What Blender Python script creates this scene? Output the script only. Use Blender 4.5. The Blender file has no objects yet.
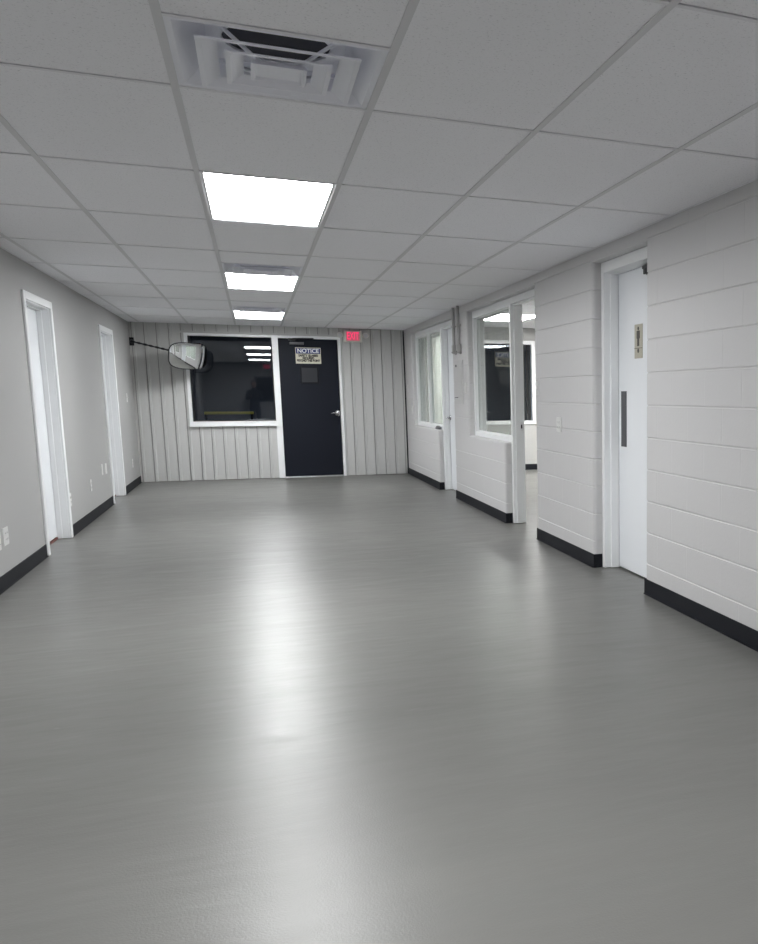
import bpy, bmesh, math, random
from mathutils import Vector, Matrix
random.seed(7)
C = bpy.context.scene.collection
SC = bpy.context.scene
PI = math.pi

# ------------------------------------------------------------------ camera
H = 2.240            # corridor ceiling
XL, XR, YF, YB = -1.352, 2.378, 10.967, -4.35
FPX = 882.74
cam_d = bpy.data.cameras.new('camera')
cam = bpy.data.objects.new('camera', cam_d); C.objects.link(cam)
cam_d.sensor_fit = 'VERTICAL'; cam_d.sensor_height = 24.0; cam_d.sensor_width = 24.0
cam_d.lens = FPX / 944 * 24.0
cam_d.shift_x = -271.3235 / 944
cam_d.shift_y = 53.7043 / 944
cam_d.clip_start = 0.02
R = Matrix(((0.9134964, 0.0572591, -0.4027974), (-0.4068401, 0.1342916, -0.9035745), (0.0023545, 0.9892862, 0.1459702)))
cam.matrix_world = Matrix.Translation((0.17501, -3.4311, 1.24436)) @ R.to_4x4()
SC.camera = cam

# ------------------------------------------------------------------ world, exposure
w = bpy.data.worlds.new('world'); SC.world = w; w.use_nodes = True
w.node_tree.nodes['Background'].inputs['Color'].default_value = (0.5, 0.55, 0.6, 1)
w.node_tree.nodes['Background'].inputs['Strength'].default_value = 0.02
SC.view_settings.view_transform = 'Standard'
SC.view_settings.look = 'None'
SC.view_settings.gamma = 1.0
SC.view_settings.use_curve_mapping = False
SC.view_settings.exposure = 0.0
SC.cycles.max_bounces = 14
SC.cycles.diffuse_bounces = 8
SC.cycles.glossy_bounces = 6
SC.cycles.transparent_max_bounces = 16
SC.cycles.sample_clamp_indirect = 6.0
SC.cycles.caustics_reflective = False
SC.cycles.use_denoising = True
LAMP = 36.5          # radiance of the corridor troffers
LAMP_ROOM = 48.0     # radiance of the side-room troffers

# ------------------------------------------------------------------ materials
def new_mat(name):
    m = bpy.data.materials.new(name); m.use_nodes = True
    return m, m.node_tree.nodes, m.node_tree.links, m.node_tree.nodes['Principled BSDF']

def paint(name, col, rough=0.5, metal=0.0, bump=0.0, scale=60.0, var=0.0, spec=0.5, vscale=1.3):
    m, N, L, b = new_mat(name)
    b.inputs['Base Color'].default_value = (*col, 1)
    b.inputs['Roughness'].default_value = rough
    b.inputs['Metallic'].default_value = metal
    b.inputs['Specular IOR Level'].default_value = spec
    tc = N.new('ShaderNodeTexCoord')
    if bump:
        n = N.new('ShaderNodeTexNoise'); n.inputs['Scale'].default_value = scale; n.inputs['Detail'].default_value = 3
        L.new(tc.outputs['Object'], n.inputs['Vector'])
        bp = N.new('ShaderNodeBump'); bp.inputs['Strength'].default_value = bump; bp.inputs['Distance'].default_value = 0.004
        L.new(n.outputs['Fac'], bp.inputs['Height']); L.new(bp.outputs['Normal'], b.inputs['Normal'])
    if var:
        n2 = N.new('ShaderNodeTexNoise'); n2.inputs['Scale'].default_value = vscale; n2.inputs['Detail'].default_value = 5
        L.new(tc.outputs['Object'], n2.inputs['Vector'])
        r = N.new('ShaderNodeMapRange')
        r.inputs['To Min'].default_value = 1 - var; r.inputs['To Max'].default_value = 1 + var
        L.new(n2.outputs['Fac'], r.inputs['Value'])
        mx = N.new('ShaderNodeVectorMath'); mx.operation = 'SCALE'; mx.inputs[0].default_value = col
        L.new(r.outputs['Result'], mx.inputs['Scale']); L.new(mx.outputs['Vector'], b.inputs['Base Color'])
    return m

def emit(name, col, strength):
    m, N, L, b = new_mat(name)
    N.remove(b)
    e = N.new('ShaderNodeEmission'); e.inputs['Color'].default_value = (*col, 1); e.inputs['Strength'].default_value = strength
    L.new(e.outputs['Emission'], N['Material Output'].inputs['Surface'])
    return m

def glass(name, tint=(0.93, 0.95, 0.94), n=1.52):
    m, N, L, b = new_mat(name)
    N.remove(b)
    geo = N.new('ShaderNodeNewGeometry')
    ior = N.new('ShaderNodeMapRange'); ior.inputs['To Min'].default_value = n; ior.inputs['To Max'].default_value = 1 / n
    L.new(geo.outputs['Backfacing'], ior.inputs['Value'])
    fr = N.new('ShaderNodeFresnel'); L.new(ior.outputs['Result'], fr.inputs['IOR'])
    tr = N.new('ShaderNodeBsdfTransparent'); tr.inputs['Color'].default_value = (*tint, 1)
    gl = N.new('ShaderNodeBsdfGlossy'); gl.inputs['Roughness'].default_value = 0.0
    mx = N.new('ShaderNodeMixShader')
    L.new(fr.outputs['Fac'], mx.inputs['Fac']); L.new(tr.outputs['BSDF'], mx.inputs[1]); L.new(gl.outputs['BSDF'], mx.inputs[2])
    L.new(mx.outputs['Shader'], N['Material Output'].inputs['Surface'])
    return m

def floor_mat():
    m, N, L, b = new_mat('epoxy_floor')
    tc = N.new('ShaderNodeTexCoord')
    mp = N.new('ShaderNodeMapping'); mp.inputs['Scale'].default_value = (0.55, 1.6, 1.0); mp.inputs['Rotation'].default_value = (0, 0, 0.25)
    L.new(tc.outputs['Object'], mp.inputs['Vector'])
    # slow colour mottling of the coating
    n = N.new('ShaderNodeTexNoise'); n.inputs['Scale'].default_value = 1.4; n.inputs['Detail'].default_value = 6; n.inputs['Roughness'].default_value = 0.6
    L.new(mp.outputs['Vector'], n.inputs['Vector'])
    cr = N.new('ShaderNodeValToRGB')
    cr.color_ramp.elements[0].position = 0.3; cr.color_ramp.elements[0].color = (0.132, 0.131, 0.124, 1)
    cr.color_ramp.elements[1].position = 0.7; cr.color_ramp.elements[1].color = (0.152, 0.151, 0.143, 1)
    L.new(n.outputs['Fac'], cr.inputs['Fac'])
    # pale scuffs: thin broken curved strokes
    mp2 = N.new('ShaderNodeMapping'); mp2.inputs['Scale'].default_value = (0.7, 2.4, 1.0); mp2.inputs['Rotation'].default_value = (0, 0, -0.2)
    L.new(tc.outputs['Object'], mp2.inputs['Vector'])
    n2 = N.new('ShaderNodeTexNoise'); n2.inputs['Scale'].default_value = 3.2; n2.inputs['Detail'].default_value = 9; n2.inputs['Roughness'].default_value = 0.68
    n2.inputs['Distortion'].default_value = 0.9
    L.new(mp2.outputs['Vector'], n2.inputs['Vector'])
    sr = N.new('ShaderNodeMapRange'); sr.inputs['From Min'].default_value = 0.66; sr.inputs['From Max'].default_value = 0.76
    L.new(n2.outputs['Fac'], sr.inputs['Value'])
    mix = N.new('ShaderNodeMix'); mix.data_type = 'RGBA'
    ml = N.new('ShaderNodeMath'); ml.operation = 'MULTIPLY'; ml.inputs[1].default_value = 0.22
    L.new(sr.outputs['Result'], ml.inputs[0]); L.new(ml.outputs['Value'], mix.inputs['Factor'])
    L.new(cr.outputs['Color'], mix.inputs['A']); mix.inputs['B'].default_value = (0.36, 0.36, 0.36, 1)
    L.new(mix.outputs['Result'], b.inputs['Base Color'])
    # gloss: uneven roller marks
    rr = N.new('ShaderNodeMapRange'); rr.inputs['From Min'].default_value = 0.3; rr.inputs['From Max'].default_value = 0.72
    rr.inputs['To Min'].default_value = 0.29; rr.inputs['To Max'].default_value = 0.37
    b.inputs['Anisotropic'].default_value = 0.15
    tg = N.new('ShaderNodeCombineXYZ'); tg.inputs[1].default_value = 1.0; L.new(tg.outputs[0], b.inputs['Tangent'])
    L.new(n2.outputs['Fac'], rr.inputs['Value']); L.new(rr.outputs['Result'], b.inputs['Roughness'])
    b.inputs['Specular IOR Level'].default_value = 0.26
    n3 = N.new('ShaderNodeTexNoise'); n3.inputs['Scale'].default_value = 6.0; n3.inputs['Detail'].default_value = 2
    L.new(mp2.outputs['Vector'], n3.inputs['Vector'])
    n4 = N.new('ShaderNodeTexNoise'); n4.inputs['Scale'].default_value = 160.0; n4.inputs['Detail'].default_value = 2
    L.new(tc.outputs['Object'], n4.inputs['Vector'])
    bp = N.new('ShaderNodeBump'); bp.inputs['Strength'].default_value = 0.07; bp.inputs['Distance'].default_value = 0.02
    L.new(n3.outputs['Fac'], bp.inputs['Height'])
    bp2 = N.new('ShaderNodeBump'); bp2.inputs['Strength'].default_value = 0.30; bp2.inputs['Distance'].default_value = 0.0015
    L.new(n4.outputs['Fac'], bp2.inputs['Height']); L.new(bp.outputs['Normal'], bp2.inputs['Normal'])
    L.new(bp2.outputs['Normal'], b.inputs['Normal'])
    return m

def tile_mat():
    m, N, L, b = new_mat('mineral_tile')
    tc = N.new('ShaderNodeTexCoord')
    v = N.new('ShaderNodeTexNoise'); v.inputs['Scale'].default_value = 120.0; v.inputs['Detail'].default_value = 4; v.inputs['Roughness'].default_value = 0.7
    L.new(tc.outputs['Object'], v.inputs['Vector'])
    cr = N.new('ShaderNodeValToRGB')
    cr.color_ramp.elements[0].position = 0.33; cr.color_ramp.elements[0].color = (0.70, 0.70, 0.73, 1)
    cr.color_ramp.elements[1].position = 0.42; cr.color_ramp.elements[1].color = (0.94, 0.94, 0.97, 1)
    L.new(v.outputs['Fac'], cr.inputs['Fac']); L.new(cr.outputs['Color'], b.inputs['Base Color'])
    b.inputs['Roughness'].default_value = 0.9; b.inputs['Specular IOR Level'].default_value = 0.2
    bp = N.new('ShaderNodeBump'); bp.inputs['Strength'].default_value = 0.35; bp.inputs['Distance'].default_value = 0.002
    L.new(v.outputs['Fac'], bp.inputs['Height']); L.new(bp.outputs['Normal'], b.inputs['Normal'])
    return m

def block_mat(name, col):
    """painted concrete block: faint head joints every 0.406 m in running bond (bed joints are modelled)"""
    m, N, L, b = new_mat(name)
    tc = N.new('ShaderNodeTexCoord')
    sp = N.new('ShaderNodeSeparateXYZ'); L.new(tc.outputs['Object'], sp.inputs[0])
    cb = N.new('ShaderNodeCombineXYZ')
    def math_(op, a, bv=None):
        n = N.new('ShaderNodeMath'); n.operation = op
        if hasattr(a, 'links'): L.new(a, n.inputs[0])
        else: n.inputs[0].default_value = a
        if bv is not None:
            if hasattr(bv, 'links'): L.new(bv, n.inputs[1])
            else: n.inputs[1].default_value = bv
        return n.outputs['Value']
    row = math_('FLOOR', math_('DIVIDE', math_('SUBTRACT', sp.outputs['Z'], 0.002), 0.197))
    half = math_('MULTIPLY', math_('MODULO', row, 2.0), 0.5)
    u = math_('ADD', math_('DIVIDE', math_('ADD', math_('ADD', sp.outputs['Y'], sp.outputs['X']), 17.594), 0.4035), half)
    fr = math_('ABSOLUTE', math_('SUBTRACT', math_('FRACT', u), 0.5))
    joint = N.new('ShaderNodeMapRange'); joint.inputs['From Min'].default_value = 0.0; joint.inputs['From Max'].default_value = 0.011
    L.new(fr, joint.inputs['Value'])
    # most head joints are filled flush: fade them with a slow noise
    n0 = N.new('ShaderNodeTexNoise'); n0.inputs['Scale'].default_value = 1.7
    L.new(tc.outputs['Object'], n0.inputs['Vector'])
    k = N.new('ShaderNodeMapRange'); k.inputs['From Min'].default_value = 0.42; k.inputs['From Max'].default_value = 0.58
    k.inputs['To Min'].default_value = 0.3; k.inputs['To Max'].default_value = 1.0
    L.new(n0.outputs['Fac'], k.inputs['Value'])
    jk = math_('MULTIPLY', math_('SUBTRACT', 1.0, joint.outputs['Result']), k.outputs['Result'])
    n1 = N.new('ShaderNodeTexNoise'); n1.inputs['Scale'].default_value = 55.0; n1.inputs['Detail'].default_value = 4
    L.new(tc.outputs['Object'], n1.inputs['Vector'])
    h = math_('SUBTRACT', math_('MULTIPLY', n1.outputs['Fac'], 0.22), jk)
    bp = N.new('ShaderNodeBump'); bp.inputs['Strength'].default_value = 0.8; bp.inputs['Distance'].default_value = 0.004
    L.new(h, bp.inputs['Height']); L.new(bp.outputs['Normal'], b.inputs['Normal'])
    b.inputs['Base Color'].default_value = (*col, 1)
    b.inputs['Roughness'].default_value = 0.42; b.inputs['Specular IOR Level'].default_value = 0.4
    return m

M = dict(
    floor=floor_mat(), tile=tile_mat(),
    grid=paint('tee_grey', (0.70, 0.70, 0.72), 0.5), tee=paint('tee_white', (0.82, 0.82, 0.85), 0.5),
    void=paint('void_dark', (0.05, 0.05, 0.055), 0.9),
    left=paint('wall_paint', (0.405, 0.403, 0.402), 0.55, bump=0.35, scale=90, var=0.015, spec=0.35),
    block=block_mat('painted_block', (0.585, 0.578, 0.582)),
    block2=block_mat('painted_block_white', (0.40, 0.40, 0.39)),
    metal=paint('panel_metal', (0.53, 0.53, 0.525), 0.42, bump=0.05, scale=25, var=0.02, spec=0.4),
    groove=paint('panel_seam', (0.24, 0.24, 0.235), 0.7),
    white=paint('gloss_white', (0.85, 0.86, 0.87), 0.32, bump=0.04, scale=18),
    whitedoor=paint('door_white', (0.80, 0.82, 0.85), 0.38, bump=0.04, scale=22),
    black=paint('cove_black', (0.010, 0.011, 0.015), 0.6, spec=0.18),
    navy=paint('door_navy', (0.010, 0.012, 0.019), 0.5, bump=0.03, scale=30, spec=0.14),
    dark=paint('dark_metal', (0.02, 0.02, 0.025), 0.4, 0.3),
    grey=paint('mid_grey', (0.10, 0.10, 0.11), 0.4, 0.5),
    steel=paint('satin_steel', (0.62, 0.62, 0.64), 0.22, 1.0),
    alum=paint('aluminium', (0.75, 0.75, 0.76), 0.3, 0.8),
    mirror=paint('mirror_face', (0.86, 0.88, 0.88), 0.015, 1.0),
    glass=glass('window_glass', n=1.7), glass_end=glass('end_window_glass', (0.8, 0.84, 0.9), 1.8),
    lamp=emit('troffer_light', (0.985, 0.998, 1.0), LAMP),
    lamp2=emit('room_troffer_light', (1.0, 0.995, 0.975), LAMP_ROOM),
    fixture=paint('fixture_white', (0.85, 0.85, 0.86), 0.4),
    vent=paint('diffuser_white', (0.86, 0.87, 0.93), 0.35),
    duct=paint('duct_dark', (0.012, 0.014, 0.03), 0.6),
    plate=paint('plate_white', (0.69, 0.69, 0.68), 0.35),
    slot=paint('outlet_slot', (0.12, 0.12, 0.12), 0.6),
    conduit=paint('conduit_grey', (0.42, 0.415, 0.41), 0.4),
    panelbox=paint('panel_grey', (0.54, 0.535, 0.535), 0.38),
    beige=paint('sign_beige', (0.62, 0.60, 0.49), 0.45),
    signblue=paint('sign_blue', (0.012, 0.025, 0.14), 0.4),
    signwhite=paint('sign_white', (0.85, 0.87, 0.90), 0.4),
    signblack=paint('sign_black', (0.03, 0.025, 0.02), 0.5),
    taupe=paint('sign_taupe', (0.43, 0.40, 0.32), 0.45),
    brown=paint('sign_brown', (0.05, 0.042, 0.035), 0.5),
    exitbody=paint('exit_housing', (0.74, 0.72, 0.67), 0.45),
    exitface=emit('exit_face', (1.0, 0.24, 0.32), 0.40),
    exitletter=emit('exit_letter', (1.0, 0.06, 0.18), 1.05),
    lens=paint('lamp_lens', (0.62, 0.62, 0.64), 0.4),
    blind=paint('blind_white', (0.84, 0.87, 0.83), 0.55),
    blindtan=paint('blind_tan', (0.16, 0.145, 0.115), 0.6),
    sill=paint('threshold_brown', (0.16, 0.06, 0.05), 0.6),
    shop=paint('shop_dark', (0.16, 0.17, 0.19), 0.8),
    yellow=paint('rail_yellow', (0.85, 0.72, 0.10), 0.5),
    jacket=paint('jacket_dark', (0.02, 0.021, 0.025), 0.8),
    jeans=paint('trouser_dark', (0.025, 0.028, 0.04), 0.85),
    skin=paint('skin', (0.42, 0.25, 0.18), 0.5),
    hair=paint('hair_dark', (0.02, 0.015, 0.012), 0.6),
)

# ------------------------------------------------------------------ mesh helpers
def box(bm, x0, x1, y0, y1, z0, z1):
    x0, x1 = min(x0, x1), max(x0, x1); y0, y1 = min(y0, y1), max(y0, y1); z0, z1 = min(z0, z1), max(z0, z1)
    v = [bm.verts.new(p) for p in ((x0,y0,z0),(x1,y0,z0),(x1,y1,z0),(x0,y1,z0),(x0,y0,z1),(x1,y0,z1),(x1,y1,z1),(x0,y1,z1))]
    for f in ((0,3,2,1),(4,5,6,7),(0,1,5,4),(1,2,6,5),(2,3,7,6),(3,0,4,7)):
        bm.faces.new([v[i] for i in f])

def tube(bm, pts, r, seg=12, caps=True):
    """round bar through pts"""
    pts = [Vector(p) for p in pts]; rings = []
    for i, p in enumerate(pts):
        if i == 0: d = pts[1] - pts[0]
        elif i == len(pts) - 1: d = pts[-1] - pts[-2]
        else: d = (pts[i+1] - p).normalized() + (p - pts[i-1]).normalized()
        d.normalize()
        a = d.orthogonal().normalized() if i == 0 else (ra - d * ra.dot(d)).normalized()
        ra = a; b_ = d.cross(a)
        rr = r[i] if isinstance(r, (list, tuple)) else r
        rings.append([bm.verts.new(p + rr * (math.cos(t) * a + math.sin(t) * b_)) for t in [2*PI*k/seg for k in range(seg)]])
    for A, B in zip(rings, rings[1:]):
        for k in range(seg):
            bm.faces.new((A[k], A[(k+1) % seg], B[(k+1) % seg], B[k]))
    if caps:
        bm.faces.new(list(reversed(rings[0]))); bm.faces.new(rings[-1])

def prism(bm, poly, axis, a, b):
    """extrude a 2-D polygon along axis ('x','y','z') from a to b"""
    def P(u, v, t):
        return {'x': (t, u, v), 'y': (u, t, v), 'z': (u, v, t)}[axis]
    A = [bm.verts.new(P(u, v, a)) for u, v in poly]; B = [bm.verts.new(P(u, v, b)) for u, v in poly]
    n = len(poly)
    for i in range(n):
        bm.faces.new((A[i], A[(i+1) % n], B[(i+1) % n], B[i]))
    bm.faces.new(list(reversed(A))); bm.faces.new(B)

def link(name, bm, mat, parent=None, bevel=0.0, smooth=False, segs=2):
    bmesh.ops.recalc_face_normals(bm, faces=bm.faces)
    me = bpy.data.meshes.new(name); bm.to_mesh(me); bm.free()
    for m in (mat if isinstance(mat, (list, tuple)) else [mat]):
        me.materials.append(m)
    if smooth:
        for p in me.polygons: p.use_smooth = True
    o = bpy.data.objects.new(name, me); C.objects.link(o)
    if parent: o.parent = parent
    if bevel:
        b = o.modifiers.new('bevel', 'BEVEL'); b.width = bevel; b.segments = segs; b.limit_method = 'ANGLE'; b.angle_limit = math.radians(40)
    return o

def boxes(name, mat, lst, parent=None, bevel=0.0):
    bm = bmesh.new()
    for b in lst: box(bm, *b)
    return link(name, bm, mat, parent, bevel)

def empty(name, loc=(0, 0, 0), parent=None):
    o = bpy.data.objects.new(name, None); C.objects.link(o); o.location = loc; o.empty_display_size = 0.1
    if parent: o.parent = parent
    return o

def tag(o, label=None, cat=None, group=None, kind=None):
    if label: o['label'] = label
    if cat: o['category'] = cat
    if group: o['group'] = group
    if kind: o['kind'] = kind
    return o

def text(name, s, size, loc, rot, mat, parent, depth=0.0015, width=None, bold=0.0):
    cu = bpy.data.curves.new(name, 'FONT'); cu.body = s; cu.size = size; cu.extrude = depth; cu.offset = bold
    cu.align_x = 'CENTER'; cu.align_y = 'CENTER'
    t = bpy.data.objects.new(name + '_tmp', cu); C.objects.link(t)
    dg = bpy.context.evaluated_depsgraph_get()
    me = bpy.data.meshes.new_from_object(t.evaluated_get(dg))
    bpy.data.objects.remove(t); bpy.data.curves.remove(cu)
    me.materials.clear(); me.materials.append(mat); me.name = name
    xs = [v.co.x for v in me.vertices]; wd = max(xs) - min(xs)
    o = bpy.data.objects.new(name, me); C.objects.link(o)
    o.location = loc; o.rotation_euler = rot
    if width: o.scale = (width / wd, 1, 1)
    if parent: o.parent = parent
    return o

def struct(o, label):
    return tag(o, label, kind='structure')

# ------------------------------------------------------------------ floor, ceiling
ROOM_X1, ROOM_Y0, ROOM_H = 6.4, 2.9, 2.335
bm = bmesh.new(); box(bm, XL - 0.14, ROOM_X1 + 0.1, YB - 0.1, YF + 0.1, -0.12, 0.0)
struct(link('floor', bm, M['floor']), 'glossy grey painted concrete floor running the length of the corridor')

TW, TD = 0.6096, 1.2192
bm = bmesh.new()
cols = [(max(XL, k*TW), min(XR, (k+1)*TW)) for k in range(-3, 4)]
rows = [(max(YB, m*TD), min(YF, (m+1)*TD)) for m in range(-4, 9)]
LIGHT_ROWS = (-2, 1, 4, 7)
VENT_ROWS = (-1, 3, 6)
tiles = []
for (x0, x1) in cols:
    for mi, (y0, y1) in zip(range(-4, 9), rows):
        c0 = abs(x0) < 1e-6
        if c0 and mi in LIGHT_ROWS: continue
        if c0 and mi in VENT_ROWS: y1 = y0 + TD / 2
        if x1 - x0 < 0.03 or y1 - y0 < 0.03: continue
        tiles.append((x0, x1, y0, y1))
        box(bm, x0 + 0.007, x1 - 0.007, y0 + 0.010, y1 - 0.010, H + 0.003 + random.uniform(0, 0.0012), H + 0.018)
# dark deck above the tiles
ceil = struct(link('ceiling', bm, M['tile']), 'suspended ceiling of white mineral tiles over the corridor')
bm = bmesh.new(); box(bm, XL - 0.14, XR + 0.02, YB - 0.1, YF, H + 0.45, H + 0.5)
link('deck', bm, M['void'], ceil)
bm = bmesh.new()
for k in range(-2, 4):
    x = k * TW
    box(bm, x - 0.012, x + 0.012, YB, YF, H, H + 0.003); box(bm, x - 0.002, x + 0.002, YB, YF, H + 0.003, H + 0.035)
    for y in (YB + 1.9, 2.9, 6.6): box(bm, x - 0.0122, x + 0.0122, y, y + 0.001, H - 0.0004, H)
link('ceiling_grid', bm, M['grid'], ceil)
bm = bmesh.new()
for (x0, x1) in cols:
    a, b = x0 + 0.012 * (x0 > XL), x1 - 0.012 * (x1 < XR)
    for m in range(-3, 9):
        y = m * TD
        box(bm, a, b, y - 0.0085, y + 0.0085, H - 0.0002, H + 0.003); box(bm, a, b, y - 0.002, y + 0.002, H + 0.003, H + 0.035)
    if abs(x0) < 1e-6:
        for m in VENT_ROWS:
            y = m * TD + TD / 2
            box(bm, a, b, y - 0.0085, y + 0.0085, H - 0.0002, H + 0.003)
# wall angle
for x0, x1 in ((XL, XL + 0.013), (XR - 0.013, XR)): box(bm, x0, x1, YB, YF, H - 0.001, H + 0.003)
box(bm, XL, XR, YF - 0.018, YF, H - 0.001, H + 0.003); box(bm, XL, XR, YB, YB + 0.018, H - 0.001, H + 0.003)
link('cross_tees', bm, M['tee'], ceil)

# side room beyond the right wall
bm = bmesh.new(); box(bm, XR + 0.19, ROOM_X1, ROOM_Y0, YF, ROOM_H, ROOM_H + 0.02)
for x in [XR + 0.27 + 0.6096 * k for k in range(0, 7)]: box(bm, x - 0.012, x + 0.012, ROOM_Y0, YF, ROOM_H - 0.004, ROOM_H)
for y in [2.35 + 1.2192 * k for k in range(1, 8)]: box(bm, XR + 0.19, ROOM_X1, y - 0.012, y + 0.012, ROOM_H - 0.004, ROOM_H)
struct(link('ceiling_side_room', bm, M['tile']), 'tiled ceiling of the side room seen through the openings')

# ------------------------------------------------------------------ left wall with its two white doors
LD = [(4.655, 5.585), (8.245, 9.165)]
LH = 1.962
bm = bmesh.new()
ys = [YB] + [v for d in LD for v in d] + [YF + 0.1]
for i in range(0, len(ys), 2): box(bm, XL - 0.14, XL, ys[i], ys[i+1], 0, H + 0.45)
for a, b in LD: box(bm, XL - 0.14, XL, a, b, LH, H + 0.45)
struct(link('wall_left', bm, M['left']), 'plain light grey painted wall along the left of the corridor')

def left_door(name, y0, y1, label):
    root = empty(name, (XL, (y0 + y1) / 2, 0)); struct(root, label)
    def B(nm, mat, lst, bevel=0.003):
        return boxes(nm, mat, [(a, b, c - (y0+y1)/2, d - (y0+y1)/2, e, f) for (a, b, c, d, e, f) in lst], root, bevel)
    cw, ct = 0.062, 0.017
    B('casing', M['white'], [(0, ct, y0 - cw + 0.012, y0 + 0.012, 0.002, LH + cw - 0.012), (0, ct, y1 - 0.012, y1 + cw - 0.012, 0.002, LH + cw - 0.012),
                             (0, ct, y0 + 0.012, y1 - 0.012, LH - 0.012, LH + cw - 0.012)], 0.005)
    B('jamb', M['white'], [(-0.14, 0.0, y0, y0 + 0.018, 0.002, LH), (-0.14, 0.0, y1 - 0.018, y1, 0.002, LH), (-0.14, 0.0, y0 + 0.018, y1 - 0.018, LH - 0.018, LH)], 0.002)
    B('stop', M['white'], [(-0.088, -0.052, y0 + 0.018, y0 + 0.030, 0.004, LH - 0.018), (-0.088, -0.052, y1 - 0.030, y1 - 0.018, 0.004, LH - 0.018),
                           (-0.088, -0.052, y0 + 0.030, y1 - 0.030, LH - 0.030, LH - 0.018)], 0.002)
    B('slab', M['whitedoor'], [(-0.128, -0.090, y0 + 0.021, y1 - 0.021, 0.026, LH - 0.021)], 0.002)
    B('threshold', M['sill'], [(-0.138, -0.086, y0 + 0.02, y1 - 0.02, 0.0005, 0.016)], 0.001)
    # dark sheet whose colour stands for the unlit room behind the leaf
    B('backing', M['void'], [(-0.16, -0.141, y0 - 0.05, y1 + 0.05, 0, LH + 0.05)], 0)
    return root
left_door('door_2', *LD[0], 'white door in white casing on the left wall, nearer the camera with the duplex outlets before it')
left_door('door_3', *LD[1], 'white door in white casing on the left wall, closest to the metal end wall')

bm = bmesh.new()
bs = [YB, LD[0][0] - 0.053, LD[0][1] + 0.053, LD[1][0] - 0.053, LD[1][1] + 0.053, YF - 0.012]
for i in range(0, 6, 2): box(bm, XL, XL + 0.006, bs[i], bs[i+1], 0.001, 0.098)
for i in range(0, 6, 2): box(bm, XL, XL + 0.014, bs[i], bs[i+1], 0.001, 0.008)
struct(link('baseboard_left', bm, M['black'], bevel=0.002), 'black rubber cove base along the left wall')

# ------------------------------------------------------------------ right wall of painted block
T = 0.19
JOINTS = [0.002 + 0.197 * k for k in range(1, 12)]

def rrect(x0, x1, y0, y1, ins, r0, r1, n=6):
    """plan outline of a block pier; corners on the corridor side (x0) rounded r0 at y0, r1 at y1; ins pulls the faces in"""
    x0, x1 = x0 + ins, x1 - ins
    if r0: y0 += ins
    if r1: y1 -= ins
    pts = []
    if r0:
        for k in range(n + 1):
            t = PI + (PI/2) * k / n          # from -x side round to -y side
            pts.append((x0 + r0 + r0 * math.cos(t), y0 + r0 + r0 * math.sin(t)))
    else: pts.append((x0, y0))
    pts += [(x1, y0), (x1, y1)]
    if r1:
        for k in range(n + 1):
            t = PI/2 + (PI/2) * k / n
            pts.append((x0 + r1 + r1 * math.cos(t), y1 - r1 + r1 * math.sin(t)))
    else: pts.append((x0, y1))
    return pts

def pier(bm, x0, x1, y0, y1, z0, z1, r0=0.0, r1=0.0, round_top=False):
    prof = [(z0, 0.0)]
    for z in JOINTS:
        if z0 + 0.02 < z < z1 - 0.02:
            prof += [(z - 0.0065, 0.0), (z - 0.0025, 0.0042), (z + 0.0025, 0.0042), (z + 0.0065, 0.0)]
    if round_top:
        rt = 0.022
        for k in range(6):
            a = (PI/2) * k / 5
            prof.append((z1 - rt + rt * math.sin(a), rt * (1 - math.cos(a))))
    else:
        prof.append((z1, 0.0))
    rings = []
    for z, ins in prof:
        rings.append([bm.verts.new((x, y, z)) for x, y in rrect(x0, x1, y0, y1, ins, r0, r1)])
    n = len(rings[0])
    for A, B in zip(rings, rings[1:]):
        for i in range(n): bm.faces.new((A[i], A[(i+1) % n], B[(i+1) % n], B[i]))
    bm.faces.new(list(reversed(rings[0]))); bm.faces.new(rings[-1])

Y_D3 = (1.585, 2.512); Y_W2 = (3.925, 6.52); Y_W1 = (7.315, 10.28)
P_W2, P_W1 = 4.975, 8.35          # where the low block walls end
SILL = 0.792; HEAD = 2.157; TOP = H + 0.45
RB = 0.024
bm = bmesh.new()
pier(bm, XR, XR + T, YB - 0.1, Y_D3[0], 0, TOP, 0, RB)
pier(bm, XR, XR + T, Y_D3[1], Y_W2[0], 0, TOP, RB, RB)
pier(bm, XR, XR + T, Y_W2[1], Y_W1[0], SILL, TOP, RB, RB)
pier(bm, XR, XR + T, P_W2, Y_W2[1], 0, SILL, RB, 0, True)
pier(bm, XR, XR + T, Y_W2[1], Y_W1[0], 0, SILL, 0, RB)
pier(bm, XR, XR + T, P_W1, Y_W1[1], 0, SILL, RB, 0, True)
pier(bm, XR, XR + T, Y_W1[1], YF, 0, SILL, 0, 0)
pier(bm, XR, XR + T, Y_W1[1], YF, SILL, TOP, RB, 0)
for a, b in (Y_D3, Y_W2, Y_W1): pier(bm, XR, XR + T, a - RB, b + RB, HEAD, TOP)
struct(link('wall_right', bm, M['block']), 'light grey painted concrete block wall along the right with openings')

def base_run(bm, ya, yb, ret0=0.0, ret1=0.0):
    t = 0.006
    box(bm, XR - t, XR, ya, yb, 0.001, 0.1); box(bm, XR - 0.014, XR, ya, yb, 0.001, 0.008)
    if ret0: box(bm, XR - t, XR + ret0, ya - t, ya + 0.002, 0.001, 0.1)
    if ret1: box(bm, XR - t, XR + ret1, yb - 0.002, yb + t, 0.001, 0.1)
bm = bmesh.new()
base_run(bm, YB, Y_D3[0], 0, 0.06)
base_run(bm, Y_D3[1], Y_W2[0], 0.062, 0.06)
base_run(bm, P_W2, Y_W1[0], 0.062, 0.06)
base_run(bm, P_W1, YF - 0.03, 0.056, 0)
struct(link('baseboard_right', bm, M['black'], bevel=0.0015), 'black rubber cove base along the block wall')

def yz(name, root_name, y0, y1):
    return empty(name, (XR, y0, 0))

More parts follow.
